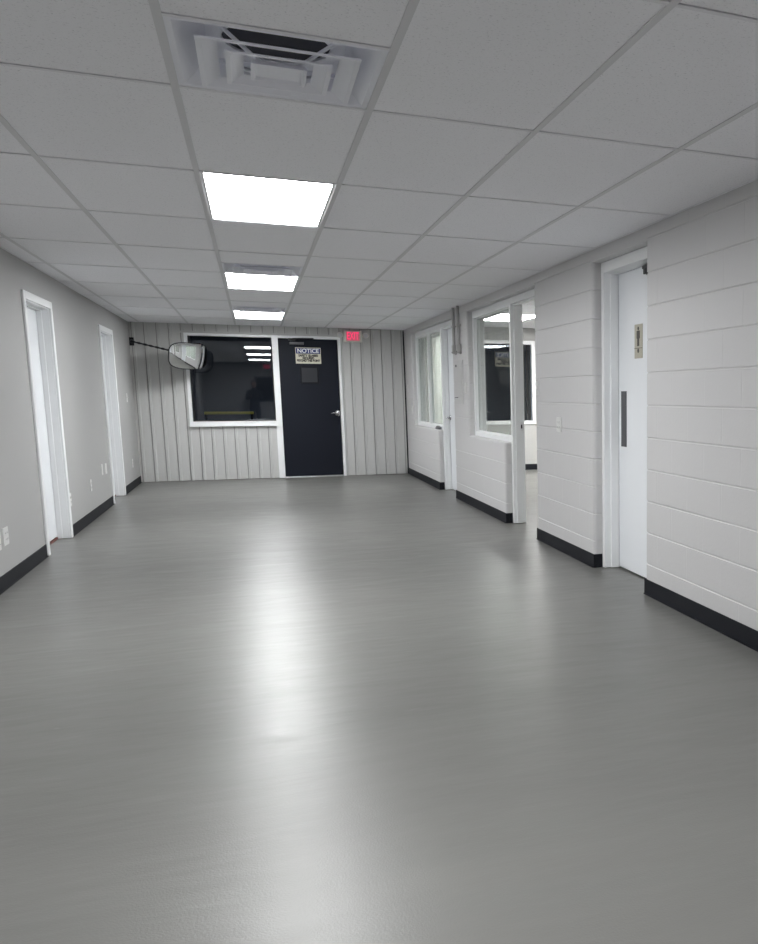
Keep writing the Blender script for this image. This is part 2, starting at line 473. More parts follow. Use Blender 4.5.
# --- men's room door (door_5)
XF = XR + 0.064
r5 = empty('door_5', (0, 0, 0)); struct(r5, 'white door with a dark pull plate and restroom sign in the block wall')
ya, yb = Y_D3
boxes('door_frame', M['white'], [(XF, XR + T - 0.004, yb - 0.050, yb - 0.001, 0.003, HEAD - 0.002), (XF, XR + T - 0.004, ya + 0.001, ya + 0.05, 0.003, HEAD - 0.002),
                            (XF, XR + T - 0.004, ya + 0.05, yb - 0.05, HEAD - 0.075, HEAD - 0.002)], r5, 0.004)
boxes('stop', M['white'], [(XF + 0.046, XF + 0.104, yb - 0.066, yb - 0.050, 0.004, HEAD - 0.075), (XF + 0.046, XF + 0.104, ya + 0.05, ya + 0.066, 0.004, HEAD - 0.075),
                           (XF + 0.046, XF + 0.104, ya + 0.066, yb - 0.066, HEAD - 0.080, HEAD - 0.075)], r5, 0.003)
boxes('slab', M['whitedoor'], [(XR + 0.172, XR + 0.215, ya + 0.054, yb - 0.054, 0.012, HEAD - 0.078)], r5, 0.003)
XS = XR + 0.172
boxes('pull_plate', M['grey'], [(XS - 0.004, XS, 2.306, 2.400, 0.886, 1.273)], r5, 0.001)
bm = bmesh.new(); box(bm, XS - 0.03, XS, 1.90, 1.975, 2.052, 2.074); box(bm, XS - 0.035, XS - 0.015, 1.90, 1.945, 2.016, 2.054)
box(bm, XS - 0.05, XS, 1.66, 1.86, 2.0, 2.06)
link('door_closer', bm, M['dark'], r5, 0.004)
boxes('backing', M['void'], [(XR + 0.23, XR + 0.25, ya - 0.05, yb + 0.1, 0, HEAD + 0.1)], r5)  # dark sheet, its colour standing for the unlit restroom beyond

# --- restroom sign
sg = empty('restroom_sign', (XS, 2.092, 1.6)); tag(sg, 'taupe restroom plaque with a standing man pictogram on the white door', 'sign')
bm = bmesh.new(); box(bm, -0.004, 0, -0.066, 0.066, -0.110, 0.114); link('panel', bm, M['taupe'], sg, 0.0018)
bm = bmesh.new()
def disc(bm, cy, cz, r, x0=-0.0058, x1=-0.004, n=18): prism(bm, [(cy + r*math.cos(2*PI*k/n), cz + r*math.sin(2*PI*k/n)) for k in range(n)], 'x', x0, x1)
disc(bm, 0.0, 0.086, 0.0115)
prism(bm, [(-0.026, 0.071), (0.026, 0.071), (0.026, 0.020), (0.0185, 0.020), (0.0185, 0.062), (0.0165, 0.062), (0.0165, 0.022), (-0.0165, 0.022), (-0.0165, 0.062), (-0.0185, 0.062), (-0.0185, 0.020), (-0.026, 0.020)], 'x', -0.0058, -0.004)
box(bm, -0.0058, -0.004, -0.0155, -0.0015, -0.030, 0.022); box(bm, -0.0058, -0.004, 0.0015, 0.0155, -0.030, 0.022)
link('man_pictogram', bm, M['brown'], sg)
boxes('divider', M['brown'], [(-0.0052, -0.004, -0.066, 0.066, -0.045, -0.0415)], sg)
bm = bmesh.new(); disc(bm, 0, -0.060, 0.014); link('round_symbol', bm, M['brown'], sg)

# --- openings with steel frames and glass
def opening(wname, wlabel, xf, y_far, p_y, y_near, mull):
    root = empty(wname, (0, 0, 0)); struct(root, wlabel)
    xe = XR + T - 0.004
    fw = 0.05
    lst = [(xf, xe, y_far - fw, y_far - 0.001, SILL + 0.001, HEAD - 0.002),
           (xf, xe, p_y, y_far - fw, SILL + 0.001, SILL + fw),
           (xf, xe, p_y, y_far - fw, HEAD - 0.078, HEAD - 0.002)]
    boxes('window_frame', M['white'], lst, root, 0.003)
    if mull: boxes('mullion', M['white'], [(xf, xf + 0.062, mull - 0.03, mull + 0.03, SILL + fw, HEAD - 0.078)], root, 0.003)
    # glazing beads
    edges = [p_y, y_far - fw] if not mull else [p_y, mull - 0.03, mull + 0.03, y_far - fw]
    bl, gl = [], []
    for i in range(0, len(edges), 2):
        a, b = edges[i], edges[i+1]; z0, z1 = SILL + fw, HEAD - 0.078
        for xx in (xf + 0.026, xf + 0.046):
            bl += [(xx, xx + 0.010, a, a + 0.012, z0, z1), (xx, xx + 0.010, b - 0.012, b, z0, z1), (xx, xx + 0.010, a + 0.012, b - 0.012, z0, z0 + 0.012), (xx, xx + 0.010, a + 0.012, b - 0.012, z1 - 0.012, z1)]
        gl.append((a + 0.002, b - 0.002, z0 + 0.002, z1 - 0.002))
    boxes('glazing_bead', M['white'], bl, root, 0.002)
    for a, b, z0, z1 in gl: boxes('pane', M['glass'], [(xf + 0.038, xf + 0.044, a, b, z0, z1)], root)
    return root

def opening_post(root, xf, p_y, y_near, strike):
    xe = XR + T - 0.004
    boxes('door_frame', M['white'], [(xf, xe, p_y - 0.05, p_y - 0.0005, 0.003, HEAD - 0.002), (xf, xe, y_near + 0.001, y_near + 0.05, 0.003, HEAD - 0.002),
                                (xf, xe, y_near + 0.05, p_y - 0.05, HEAD - 0.062, HEAD - 0.002)], root, 0.004)
    x0, x1 = xf + 0.030, xf + 0.078
    boxes('stop', M['white'], [(x0, x1, p_y - 0.066, p_y - 0.05, 0.004, HEAD - 0.062), (x0, x1, y_near + 0.05, y_near + 0.066, 0.004, HEAD - 0.062), (x0, x1, y_near + 0.066, p_y - 0.066, HEAD - 0.078, HEAD - 0.062)], root, 0.003)
    if strike:
        boxes('strike_plate', M['alum'], [(xf + 0.082, xf + 0.112, p_y - 0.0525, p_y - 0.05, 0.905, 0.985)], root)
        boxes('strike_hole', M['black'], [(xf + 0.084, xf + 0.098, p_y - 0.0532, p_y - 0.0522, 0.925, 0.962)], root)

w3 = opening('window_3', 'white framed side window beside the open doorway in the block wall', XF, Y_W2[1], P_W2, Y_W2[0], None)
d6 = empty('door_6', (0, 0, 0)); struct(d6, 'open doorway with white steel frame and strike plate, no leaf in view')
opening_post(d6, XF, P_W2, Y_W2[0], True)
XF1 = XR + 0.058
w2 = opening('window_2', 'white framed two pane window with vertical blinds, farthest on the block wall', XF1, Y_W1[1], P_W1, Y_W1[0], 9.30)
d4 = empty('door_4', (0, 0, 0)); struct(d4, 'closed white door with steel lever beside the blinds window')
opening_post(d4, XF1, P_W1, Y_W1[0], False)
boxes('slab', M['whitedoor'], [(XF1 + 0.082, XF1 + 0.125, Y_W1[0] + 0.053, P_W1 - 0.053, 0.014, HEAD - 0.065)], d4, 0.003)
bm = bmesh.new(); xl = XF1 + 0.082; yl = 8.235
tube(bm, [(xl, yl, 0.95), (xl - 0.012, yl, 0.95)], 0.033, 20); tube(bm, [(xl - 0.012, yl, 0.95), (xl - 0.055, yl, 0.95)], 0.011)
tube(bm, [(xl - 0.052, yl + 0.008, 0.95), (xl - 0.056, yl - 0.06, 0.95), (xl - 0.05, yl - 0.12, 0.947)], [0.011, 0.010, 0.008])
link('lever_handle', bm, M['steel'], d4, smooth=True)

# vertical blinds inside window_2
bm = bmesh.new()
y = P_W1 + 0.02
k = 0
while y < Y_W1[1] - 0.03:
    a = 0.75 + 0.10 * math.sin(k * 1.7)
    dx, dy = 0.043 * math.sin(a), 0.043 * math.cos(a)
    cx = XR + T + 0.06
    nx, ny = -dy / 0.043 * 0.0012, dx / 0.043 * 0.0012
    prism(bm, [(cx - dx + nx, y - dy + ny), (cx + nx * 4, y + ny * 4), (cx + dx + nx, y + dy + ny), (cx + dx - nx, y + dy - ny), (cx + nx * 2, y + ny * 2), (cx - dx - nx, y - dy - ny)], 'z', 0.84, 2.06)
    y += 0.078; k += 1
vb = empty('vertical_blinds', (0, 0, 0)); tag(vb, 'white vertical blinds hanging behind the two pane window', 'blinds')
link('slat_row', bm, M['blind'], vb)
boxes('headrail', M['plate'], [(XR + T + 0.035, XR + T + 0.085, P_W1 - 0.02, Y_W1[1] + 0.02, 2.062, 2.10)], vb, 0.003)

# small dark latch bracket at the sill end
br = empty('sill_bracket', (XR + 0.02, P_W1 + 0.16, SILL)); tag(br, 'small dark metal bracket on the sill of the blinds window', 'bracket')
bm = bmesh.new(); prism(bm, [(-0.11, 0.0), (0.12, 0.0), (0.12, 0.018), (0.03, 0.046), (-0.11, 0.03)], 'x', -0.012, 0.03)
link('bracket_plate', bm, M['grey'], br, 0.003)

# ------------------------------------------------------------------ side room shell
bm = bmesh.new()
WX0, WX1, WZ0, WZ1 = 3.05, 4.455, 0.795, 2.10
x0 = XR + T
pz = []
for (a, b, c, d) in ((x0, ROOM_X1, 0, WZ0), (x0, ROOM_X1, WZ1, ROOM_H + 0.1), (x0, WX0, WZ0, WZ1), (WX1, ROOM_X1, WZ0, WZ1)):
    zs = [c] + [z for z in JOINTS if c + 0.01 < z < d - 0.01] + [d]
    for i in range(len(zs) - 1):
        box(bm, a, b, YF + 0.002, YF + 0.1, zs[i] + 0.003 * (i > 0), zs[i+1] - 0.003 * (i < len(zs) - 2))
        if i: box(bm, a, b, YF + 0.006, YF + 0.1, zs[i] - 0.003, zs[i] + 0.003)
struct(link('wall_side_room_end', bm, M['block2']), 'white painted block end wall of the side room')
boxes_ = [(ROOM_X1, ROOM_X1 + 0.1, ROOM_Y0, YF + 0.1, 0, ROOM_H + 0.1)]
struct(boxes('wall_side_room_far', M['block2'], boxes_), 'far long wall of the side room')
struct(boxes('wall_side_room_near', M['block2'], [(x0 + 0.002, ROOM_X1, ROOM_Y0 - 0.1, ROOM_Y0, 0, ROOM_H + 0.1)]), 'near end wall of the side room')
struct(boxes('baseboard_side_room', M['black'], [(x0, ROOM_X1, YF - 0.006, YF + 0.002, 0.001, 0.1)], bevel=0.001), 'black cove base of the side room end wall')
w4 = empty('window_4', (0, 0, 0)); struct(w4, 'white framed dark window in the side room end wall')
fw = 0.055
boxes('window_frame', M['white'], [(WX0, WX0 + fw, YF - 0.02, YF + 0.08, WZ0, WZ1), (WX1 - fw + 0.03, WX1 + 0.03, YF - 0.02, YF + 0.08, WZ0 - 0.03, WZ1 + 0.03),
                                   (WX0 + fw, WX1 - fw + 0.03, YF - 0.02, YF + 0.08, WZ0 - 0.03, WZ0 + 0.03), (WX0 + fw, WX1 - fw + 0.03, YF - 0.02, YF + 0.08, WZ1 - 0.03, WZ1 + 0.03)], w4, 0.003)
boxes('pane', M['glass_end'], [(WX0 + fw, WX1 - fw + 0.03, YF + 0.028, YF + 0.034, WZ0 + 0.03, WZ1 - 0.03)], w4)
bm = bmesh.new()
for k in range(5):
    x = 4.25 + 0.05 * k; a = 1.0
    prism(bm, [(x - 0.022, YF + 0.16), (x + 0.018, YF + 0.20), (x + 0.02, YF + 0.198), (x - 0.02, YF + 0.158)], 'z', 0.80, 2.10)
vb2 = empty('vertical_blinds', (0, 0, 0)); tag(vb2, 'drab brown vertical blinds drawn aside in the side room end window', 'blinds')
link('slat_row', bm, M['blindtan'], vb2)
boxes('headrail', M['blindtan'], [(WX1 - 0.45, WX1 + 0.03, YF + 0.078, YF + 0.21, 2.095, 2.128)], vb2)

# ------------------------------------------------------------------ far wall of ribbed metal
KNOTS = []
for k in range(-2, 28):
    xk = -1.323 + 0.1524 * k
    KNOTS += [(xk - 0.006, 0.0), (xk - 0.004, 0.014), (xk + 0.004, 0.014), (xk + 0.007, -0.010), (xk + 0.034, -0.010), (xk + 0.046, 0.0)]
def pf(x):
    for (a, ya_), (b, yb_) in zip(KNOTS, KNOTS[1:]):
        if a <= x <= b: return ya_ + (yb_ - ya_) * (x - a) / (b - a)
    return 0.0
def ribbed(bm, x0, x1, z0, z1):
    xs = [x0] + [x for x, _ in KNOTS if x0 + 1e-4 < x < x1 - 1e-4] + [x1]
    f = [[bm.verts.new((x, YF + pf(x), z)) for x in xs] for z in (z0, z1)]
    b = [[bm.verts.new((x, YF + 0.1, z)) for x in (x0, x1)] for z in (z0, z1)]
    for i in range(len(xs) - 1): 
        fc = bm.faces.new((f[0][i], f[0][i+1], f[1][i+1], f[1][i]))
        mid = (xs[i] + xs[i+1]) / 2
        if pf(mid) > 0.0135: fc.material_index = 1
    bm.faces.new((b[0][1], b[0][0], b[1][0], b[1][1]))
    bm.faces.new(f[0][::-1] + [b[0][0], b[0][1]]); bm.faces.new(f[1] + [b[1][1], b[1][0]])
    bm.faces.new((f[0][0], f[1][0], b[1][0], b[0][0])); bm.faces.new((f[0][-1], b[0][1], b[1][1], f[1][-1]))
WL, WR_, DL, DR = -0.677, 0.515, 0.515, 1.432
bm = bmesh.new()
ribbed(bm, XL, WL, 0.006, TOP); ribbed(bm, DR, XR - 0.018, 0.006, TOP)
ribbed(bm, WL, WR_, 0.006, 0.785); ribbed(bm, WL, DR, 2.112, TOP)
struct(link('wall_far', bm, [M['metal'], M['groove']]), 'grey ribbed metal panelling across the corridor end')
struct(boxes('trim_1', M['black'], [(XR - 0.020, XR - 0.001, YF - 0.012, YF + 0.09, 0.002, H - 0.02)]), 'black vertical gap strip where the metal end wall meets the block wall')

w1 = empty('window_1', (0, 0, 0)); struct(w1, 'large dark window in the metal end wall, left of the black door')
boxes('window_frame', M['white'], [(WL, WL + 0.042, YF - 0.03, YF + 0.1, 0.785, 2.11), (WL + 0.042, 0.471, YF - 0.03, YF + 0.1, 0.785, 0.855), (WL + 0.042, 0.471, YF - 0.03, YF + 0.1, 2.075, 2.11),
                                   (0.471, 0.556, YF - 0.03, YF + 0.1, 0.004, 2.11)], w1, 0.003)
boxes('window_sill', M['white'], [(WL - 0.004, 0.482, YF - 0.05, YF - 0.03, 0.782, 0.812)], w1, 0.003)
boxes('header_trim', M['metal'], [(-0.765, 1.44, YF - 0.04, YF + 0.01, 2.112, 2.138)], w1, 0.002)
gp = boxes('pane', M['glass_end'], [(-0.55, 0.55, -0.003, 0.003, -0.645, 0.665)], w1)
gp.location = ((WL + 0.042 + 0.471) / 2, YF + 0.65, 1.50); gp.rotation_euler = (0, 0, math.radians(-0.22))
boxes('reveal', M['dark'], [(WL - 0.02, WL + 0.042, YF + 0.1, YF + 0.67, 0.80, 2.20), (0.471, 0.53, YF + 0.1, YF + 0.67, 0.80, 2.20),
                            (WL + 0.042, 0.471, YF + 0.1, YF + 0.67, 0.80, 0.855), (WL + 0.042, 0.471, YF + 0.1, YF + 0.67, 2.170, 2.20)], w1)

d1 = empty('door_1', (0, 0, 0)); struct(d1, 'black flush exit door with steel lever in the metal end wall')
boxes('door_frame', M['white'], [(1.392, 1.432, YF - 0.03, YF + 0.1, 0.004, 2.11), (0.556, 1.392, YF - 0.03, YF + 0.1, 2.072, 2.11)], d1, 0.003)
YS = YF + 0.010
boxes('slab', M['navy'], [(0.560, 1.388, YS, YS + 0.045, 0.020, 2.068)], d1, 0.002)
boxes('threshold', M['alum'], [(0.550, 1.40, YF - 0.045, YF + 0.08, 0.0005, 0.016)], d1, 0.004)
lx0, lx1, lz0, lz1 = 0.838, 1.106, 1.404, 1.670
lk = boxes('vision_panel_frame', M['black'], [(lx0, lx0 + 0.026, YS - 0.012, YS, lz0, lz1), (lx1 - 0.026, lx1, YS - 0.012, YS, lz0, lz1), (lx0 + 0.026, lx1 - 0.026, YS - 0.012, YS, lz0, lz0 + 0.026), (lx0 + 0.026, lx1 - 0.026, YS - 0.012, YS, lz1 - 0.026, lz1)], d1, 0.004)
boxes('vision_panel', paint('vision_dark', (0.013, 0.015, 0.021), 0.3), [(lx0 + 0.026, lx1 - 0.026, YS - 0.004, YS, lz0 + 0.026, lz1 - 0.026)], lk)
bm = bmesh.new(); zz = 0.965; xx = 1.352
tube(bm, [(xx, YS, zz), (xx, YS - 0.014, zz)], 0.046, 24); tube(bm, [(xx, YS - 0.012, zz), (xx, YS - 0.055, zz)], 0.013)
tube(bm, [(xx + 0.01, YS - 0.055, zz), (xx - 0.05, YS - 0.060, zz + 0.004), (xx - 0.105, YS - 0.056, zz - 0.002)], [0.013, 0.011, 0.009])
link('lever_handle', bm, M['steel'], d1, smooth=True)
bm = bmesh.new(); box(bm, 0.70, 0.80, YS - 0.06, YS, 2.04, 2.07)
tube(bm, [(0.76, YS - 0.05, 2.066), (0.90, YS - 0.10, 2.07), (1.05, YS - 0.045, 2.074)], 0.009)
cl = link('door_closer', bm, M['dark'], d1, 0.003)
bm = bmesh.new(); box(bm, 0.712, 0.912, YS - 0.05, YS, 1.982, 2.018); link('cover', bm, M['grey'], cl, 0.004)

# NOTICE sign on the door
ns = empty('notice_sign', (0.968, YS - 0.001, 1.823)); tag(ns, 'blue and cream safety notice sign high on the black door', 'sign')
bm = bmesh.new(); box(bm, -0.178, 0.178, -0.003, 0, -0.118, 0.118); link('panel', bm, M['beige'], ns, 0.001)
bm = bmesh.new(); box(bm, -0.170, 0.170, -0.0042, -0.003, 0.028, 0.108); link('header', bm, M['signblue'], ns)
rx = (PI/2, 0, 0)
text('header_text', 'NOTICE', 0.082, (0, -0.0048, 0.0675), rx, M['signwhite'], ns, 0.0006, 0.30, 0.0018)
for i, (s, wd) in enumerate((('SAFETY GLASSES', 0.275), ('REQUIRED', 0.165), ('BEYOND THIS POINT', 0.325))):
    text('body_text', s, 0.044, (0, -0.0036, 0.000 - 0.0375 * i), rx, M['signblack'], ns, 0.0006, wd, 0.0030)

# EXIT sign with twin lamp heads
def exit_sign(loc, rz, label, heads=True):
    e = empty('exit_sign', loc); e.rotation_euler = (0, 0, rz); tag(e, label, 'sign')
    bm = bmesh.new(); box(bm, -0.133, 0.133, -0.055, 0, -0.092, 0.082); link('housing', bm, M['exitbody'], e, 0.014, segs=3)
    bm = bmesh.new(); box(bm, -0.098, 0.098, -0.058, -0.054, -0.070, 0.070); link('face', bm, M['exitface'], e, 0.003)
    text('lettering', 'EXIT', 0.155, (0, -0.0590, -0.002), rx, M['exitletter'], e, 0.001, 0.168, 0.003)
    if heads:
        boxes('back_plate', M['exitbody'], [(-0.20, 0.20, -0.012, -0.001, -0.012, 0.036)], e, 0.003)
        for s in (-1, 1):
            bm = bmesh.new()
            tube(bm, [(s*0.187, -0.075, 0.012), (s*0.187, -0.062, 0.012), (s*0.187, -0.035, 0.012), (s*0.187, -0.014, 0.012)], [0.040, 0.042, 0.034, 0.016], 24)
            h_ = link('lamp_head', bm, M['exitbody'], e, smooth=False)
            bm = bmesh.new(); tube(bm, [(s*0.187, -0.0775, 0.012), (s*0.187, -0.074, 0.012)], 0.034, 24); link('lens', bm, M['lens'], h_)
    return e
exit_sign((1.612, YF - 0.012, 2.124), 0, 'red lit exit sign with two round lamp heads above the black door corner')

# convex mirror on its arm
mc = Vector((-0.617, 10.50, 1.775))
mr = empty('convex_mirror', mc); tag(mr, 'rounded rectangular convex safety mirror on a black twisted arm in the far corner', 'mirror')
mr.rotation_euler = (math.radians(9.5), 0, math.radians(37.5))
HW, HH = 0.278, 0.173
def sup(t, a, b, n=3.6):
    c, s = math.cos(t), math.sin(t)
    return a * math.copysign(abs(c) ** (2/n), c), b * math.copysign(abs(s) ** (2/n), s)
NS, NR = 64, 14
def dome(bm, a, b, depth_fn, y_off):
    rings = []
    ctr = bm.verts.new((0, -depth_fn(0, 0) + y_off, 0))
    for j in range(1, NR + 1):
        f = j / NR
        ring = []
        for i in range(NS):
            u, v = sup(2*PI*i/NS, a, b, 2 + 1.6 * f)
            ring.append(bm.verts.new((u*f, -depth_fn(u*f, v*f) + y_off, v*f)))
        rings.append(ring)
    for i in range(NS): bm.faces.new((ctr, rings[0][i], rings[0][(i+1) % NS]))
    for A, B in zip(rings, rings[1:]):
        for i in range(NS): bm.faces.new((A[i], B[i], B[(i+1) % NS], A[(i+1) % NS]))
    return rings[-1]
dep = lambda u, v: 0.085 - 0.068 * (u/HW)**2 - 0.017 * (v/HH)**2
bm = bmesh.new(); last = dome(bm, HW, HH, dep, 0.0)
bk = [bm.verts.new((v.co.x, 0.012, v.co.z)) for v in last]
for i in range(NS): bm.faces.new((last[i], bk[i], bk[(i+1) % NS], last[(i+1) % NS]))
bm.faces.new(bk)
o = link('mirror_face', bm, M['mirror'], mr, smooth=True)
e = o.modifiers.new('split', 'EDGE_SPLIT'); e.split_angle = math.radians(50)
bm = bmesh.new()
prof = [sup(2*PI*i/NS, HW + 0.004, HH + 0.004, 3.6) for i in range(NS)]
tube(bm, [(u, -max(0.0, dep(u, v)) + 0.004, v) for u, v in prof] + [(prof[0][0], -max(0.0, dep(*prof[0])) + 0.004, prof[0][1])], 0.0065, 8, caps=False)
link('rim', bm, M['black'], mr)
# arm in the mirror's own frame
wm = (Matrix.Translation(mc) @ mr.rotation_euler.to_matrix().to_4x4()).inverted()
pl = Vector((-1.322, YF - 0.055, 1.972))
bm = bmesh.new()
tw = [pl.lerp(mc + Vector((0.05, 0.12, 0.0)), t/40) for t in range(41)]
tube(bm, [wm @ p for p in tw], [0.013 + 0.0035 * math.sin(t*1.6) for t in range(41)], 10)
tube(bm, [wm @ (mc + Vector((0.05, 0.12, 0))), Vector((0, 0.012, 0))], 0.012, 10)
link('arm', bm, M['dark'], mr)
bm = bmesh.new()
A = wm @ Vector((0, 0, 0))
for b_ in [(-1.352, -1.296, YF - 0.018, YF - 0.010, 1.915, 2.028)]:
    t = bmesh.new(); box(t, *b_); 
    for v in t.verts: v.co = wm @ v.co
    me_ = bpy.data.meshes.new('x'); t.to_mesh(me_); t.free(); bm.from_mesh(me_); bpy.data.meshes.remove(me_)
tube(bm, [wm @ Vector((-1.322, YF - 0.012, 1.972)), wm @ pl], [0.030, 0.016], 14)
link('mount_bracket', bm, M['dark'], mr)

# ------------------------------------------------------------------ troffers and diffusers
def troffer(x0, y0, z, mat, label, group):
    e = empty('ceiling_light', (x0 + TW/2, y0 + TD/2, z)); tag(e, label, 'ceiling light', group)
    a, b = TW/2 - 0.010, TD/2 - 0.010
    bm = bmesh.new(); f = 0.016
    for bx in ((-a, a, -b, -b + f), (-a, a, b - f, b), (-a, -a + f, -b + f, b - f), (a - f, a, -b + f, b - f)): box(bm, *bx, 0.0032, 0.012)
    box(bm, -a, a, -b, b, 0.012, 0.06)
    link('frame', bm, M['fixture'], e)
    bm = bmesh.new(); box(bm, -a + f, a - f, -b + f, b - f, 0.006, 0.0118); link('diffuser', bm, mat, e)
    return e
G1 = 'recessed troffers down the corridor'
troffer(0, 7*TD, H, M['lamp'], 'lit ceiling panel closest to the metal end wall', G1)
troffer(0, 4*TD, H, M['lamp'], 'lit ceiling panel between the other two visible corridor panels, second toward the end wall', G1)
troffer(0, 1*TD, H, M['lamp'], 'largest-looking lit ceiling panel, one tile past the big square vent', G1)
troffer(0, -2*TD, H, M['lamp'], 'lit ceiling panel overhead behind the camera, seen only reflected in the floor', G1)
G2 = 'troffers in the side room'
troffer(3.258, 8.43, ROOM_H - 0.016, M['lamp2'], 'lit ceiling panel in the side room, seen through the window and doorway', G2)
troffer(4.85, 8.43, ROOM_H - 0.016, M['lamp2'], 'added unseen ceiling panel brightening the side room toward its end wall', G2)  # extra panel out of view, put in to brighten the side room
troffer(4.85, 4.77, ROOM_H - 0.016, M['lamp2'], 'added unseen ceiling panel brightening the side room near the open doorway', G2)  # another added panel, unseen, for more light at the doorway end

def vent(y0, label):
    e = empty('ceiling_vent', (TW/2, y0 + TD/4, H)); tag(e, label, 'air vent', 'square diffusers in the ceiling')
    a = TW/2 - 0.008
    def sq(h, z): return [(-h, -h, z), (h, -h, z), (h, h, z), (-h, h, z)]
    def loft(bm, secs, close=True):
        rings = [[bm.verts.new(p) for p in sq(h, z)] for h, z in secs]
        for A_, B_ in zip(rings, rings[1:]):
            for i in range(4): bm.faces.new((A_[i], A_[(i+1) % 4], B_[(i+1) % 4], B_[i]))
        return rings
    bm = bmesh.new()
    r = loft(bm, [(a, 0.006), (a, 0.0032), (a - 0.022, 0.0032), (a - 0.100, 0.070), (a - 0.100, 0.074), (a, 0.074), (a, 0.006)])
    link('frame', bm, M['vent'], e)
    # neck plate with a round hole, and the round duct collar above
    bm = bmesh.new(); n = 32; rad = 0.155; h = a - 0.100
    inner = [(rad*math.cos(2*PI*i/n), rad*math.sin(2*PI*i/n)) for i in range(n)]
    outer = []
    for i in range(n):
        c, s = math.cos(2*PI*i/n), math.sin(2*PI*i/n); k = h / max(abs(c), abs(s)); outer.append((c*k, s*k))
    vi = [bm.verts.new((x, y_, 0.072)) for x, y_ in inner]; vo = [bm.verts.new((x, y_, 0.072)) for x, y_ in outer]
    for i in range(n): bm.faces.new((vi[i], vo[i], vo[(i+1) % n], vi[(i+1) % n]))
    vt = [bm.verts.new((x, y_, 0.080)) for x, y_ in inner]
    for i in range(n): bm.faces.new((vi[i], vi[(i+1) % n], vt[(i+1) % n], vt[i]))
    link('neck_plate', bm, M['vent'], e)
    bm = bmesh.new(); tube(bm, [(0, 0, 0.080), (0, 0, 0.40)], rad + 0.001, 32); link('duct', bm, M['duct'], e)
    for ho, hi, zl, zt in ((0.222, 0.166, -0.014, 0.006), (0.148, 0.098, -0.017, 0.002)):
        bm = bmesh.new()
        loft(bm, [(ho, zl), (ho - 0.014, zl), (ho - 0.016, zl + 0.002), (hi, zt), (hi + 0.003, zt + 0.001), (ho - 0.004, zl + 0.006), (ho, zl + 0.004), (ho, zl)])
        link('cone', bm, M['vent'], e)
    bm = bmesh.new(); h0 = 0.079
    loft(bm, [(h0, -0.018), (h0 - 0.010, -0.018), (h0 - 0.016, -0.010)])
    v4 = [bm.verts.new(p) for p in sq(h0 - 0.016, -0.010)]; bm.faces.new(v4)
    loft(bm, [(h0, -0.018), (h0 - 0.006, -0.006)]); v5 = [bm.verts.new(p) for p in sq(h0 - 0.006, -0.006)]; bm.faces.new(v5)
    link('centre_plate', bm, M['vent'], e)
    for sx, sy in ((1, 1), (-1, 1), (1, -1), (-1, -1)):
        bm = bmesh.new(); tube(bm, [(sx*0.05, sy*0.05, -0.005), (sx*0.200, sy*0.200, 0.068)], 0.006, 6)
        link('strut', bm, M['vent'], e)
    return e
vent(-TD/2, 'white square ceiling diffuser at the top of the view, nearest and largest')
vent(3*TD + TD/2, 'white square ceiling diffuser butting the middle lit panel')
vent(6*TD + TD/2, 'white square ceiling diffuser butting the lit panel nearest the end wall')

# ------------------------------------------------------------------ plates, panel, conduits
def plate(side, yc, zc, kind, label, gangs=1):
    x = XL if side == 'l' else XR
    s = 1 if side == 'l' else -1
    nm = {'o': 'wall_outlet', 's': 'light_switch', 'b': 'blank_plate'}[kind]
    e = empty(nm, (x, yc, zc)); tag(e, label, {'o': 'outlet', 's': 'light switch', 'b': 'wall plate'}[kind], 'white wall plates')
    hw = 0.036 if gangs == 1 else 0.059
    boxes('cover_plate', M['plate'], [(0, s*0.006, -hw, hw, -0.058, 0.058)], e, 0.0025)
    for g in range(gangs):
        yo = 0 if gangs == 1 else (-0.023 + 0.046*g)
        if kind == 'o':
            for zo in (-0.02, 0.02):
                bm = bmesh.new(); n = 16
                prism(bm, [(yo + 0.0155*math.cos(2*PI*i/n), max(-0.0125, min(0.0125, 0.0155*math.sin(2*PI*i/n))) + zo) for i in range(n)], 'x', s*0.006, s*0.0085)
                rc = link('receptacle', bm, M['plate'], e)
                boxes('slot', M['slot'], [(s*0.0083, s*0.0090, yo - 0.0075, yo - 0.0050, zo - 0.003, zo + 0.006), (s*0.0083, s*0.0090, yo + 0.0050, yo + 0.0075, zo - 0.003, zo + 0.006)], rc)
        elif kind == 's':
            boxes('toggle', M['plate'], [(s*0.006, s*0.018, yo - 0.005, yo + 0.005, -0.004, 0.012)], e, 0.002)
    return e
plate('l', 3.470, 0.327, 'o', 'white two gang outlet plate low on the left wall before the nearer white door', 2)
plate('l', 3.295, 0.318, 'o', 'white outlet plate cut by the left edge of the photo, low on the wall')
plate('l', 5.725, 0.322, 'o', 'white outlet plate low on the left wall just past the nearer white door')
plate('l', 6.832, 0.346, 'o', 'white outlet plate low on the left wall midway between the two white doors')
plate('l', 7.602, 0.444, 'b', 'single white blank plate on the left wall beside a wider plate')
plate('l', 7.862, 0.434, 'b', 'wider white plate on the left wall just before the far white door', 2)
plate('l', 10.165, 1.198, 's', 'white light switch on the left wall between the far white door and the corner')
plate('l', 10.195, 0.330, 'o', 'white outlet low on the left wall between the far white door and the corner')
plate('r', 10.735, 1.345, 's', 'white light switch on the block wall closest to the black corner strip')
plate('r', 10.395, 1.018, 's', 'white switch plate on the block wall at the far edge of the blinds window')
plate('r', 6.645, 1.325, 's', 'white light switch on the block pier beside the electrical panel')
plate('r', 3.283, 1.014, 'o', 'white two gang outlet on the block pier between the open doorway and the restroom door', 2)
plate('r', 3.855, 1.302, 's', 'white light switch at the block corner beside the open doorway')

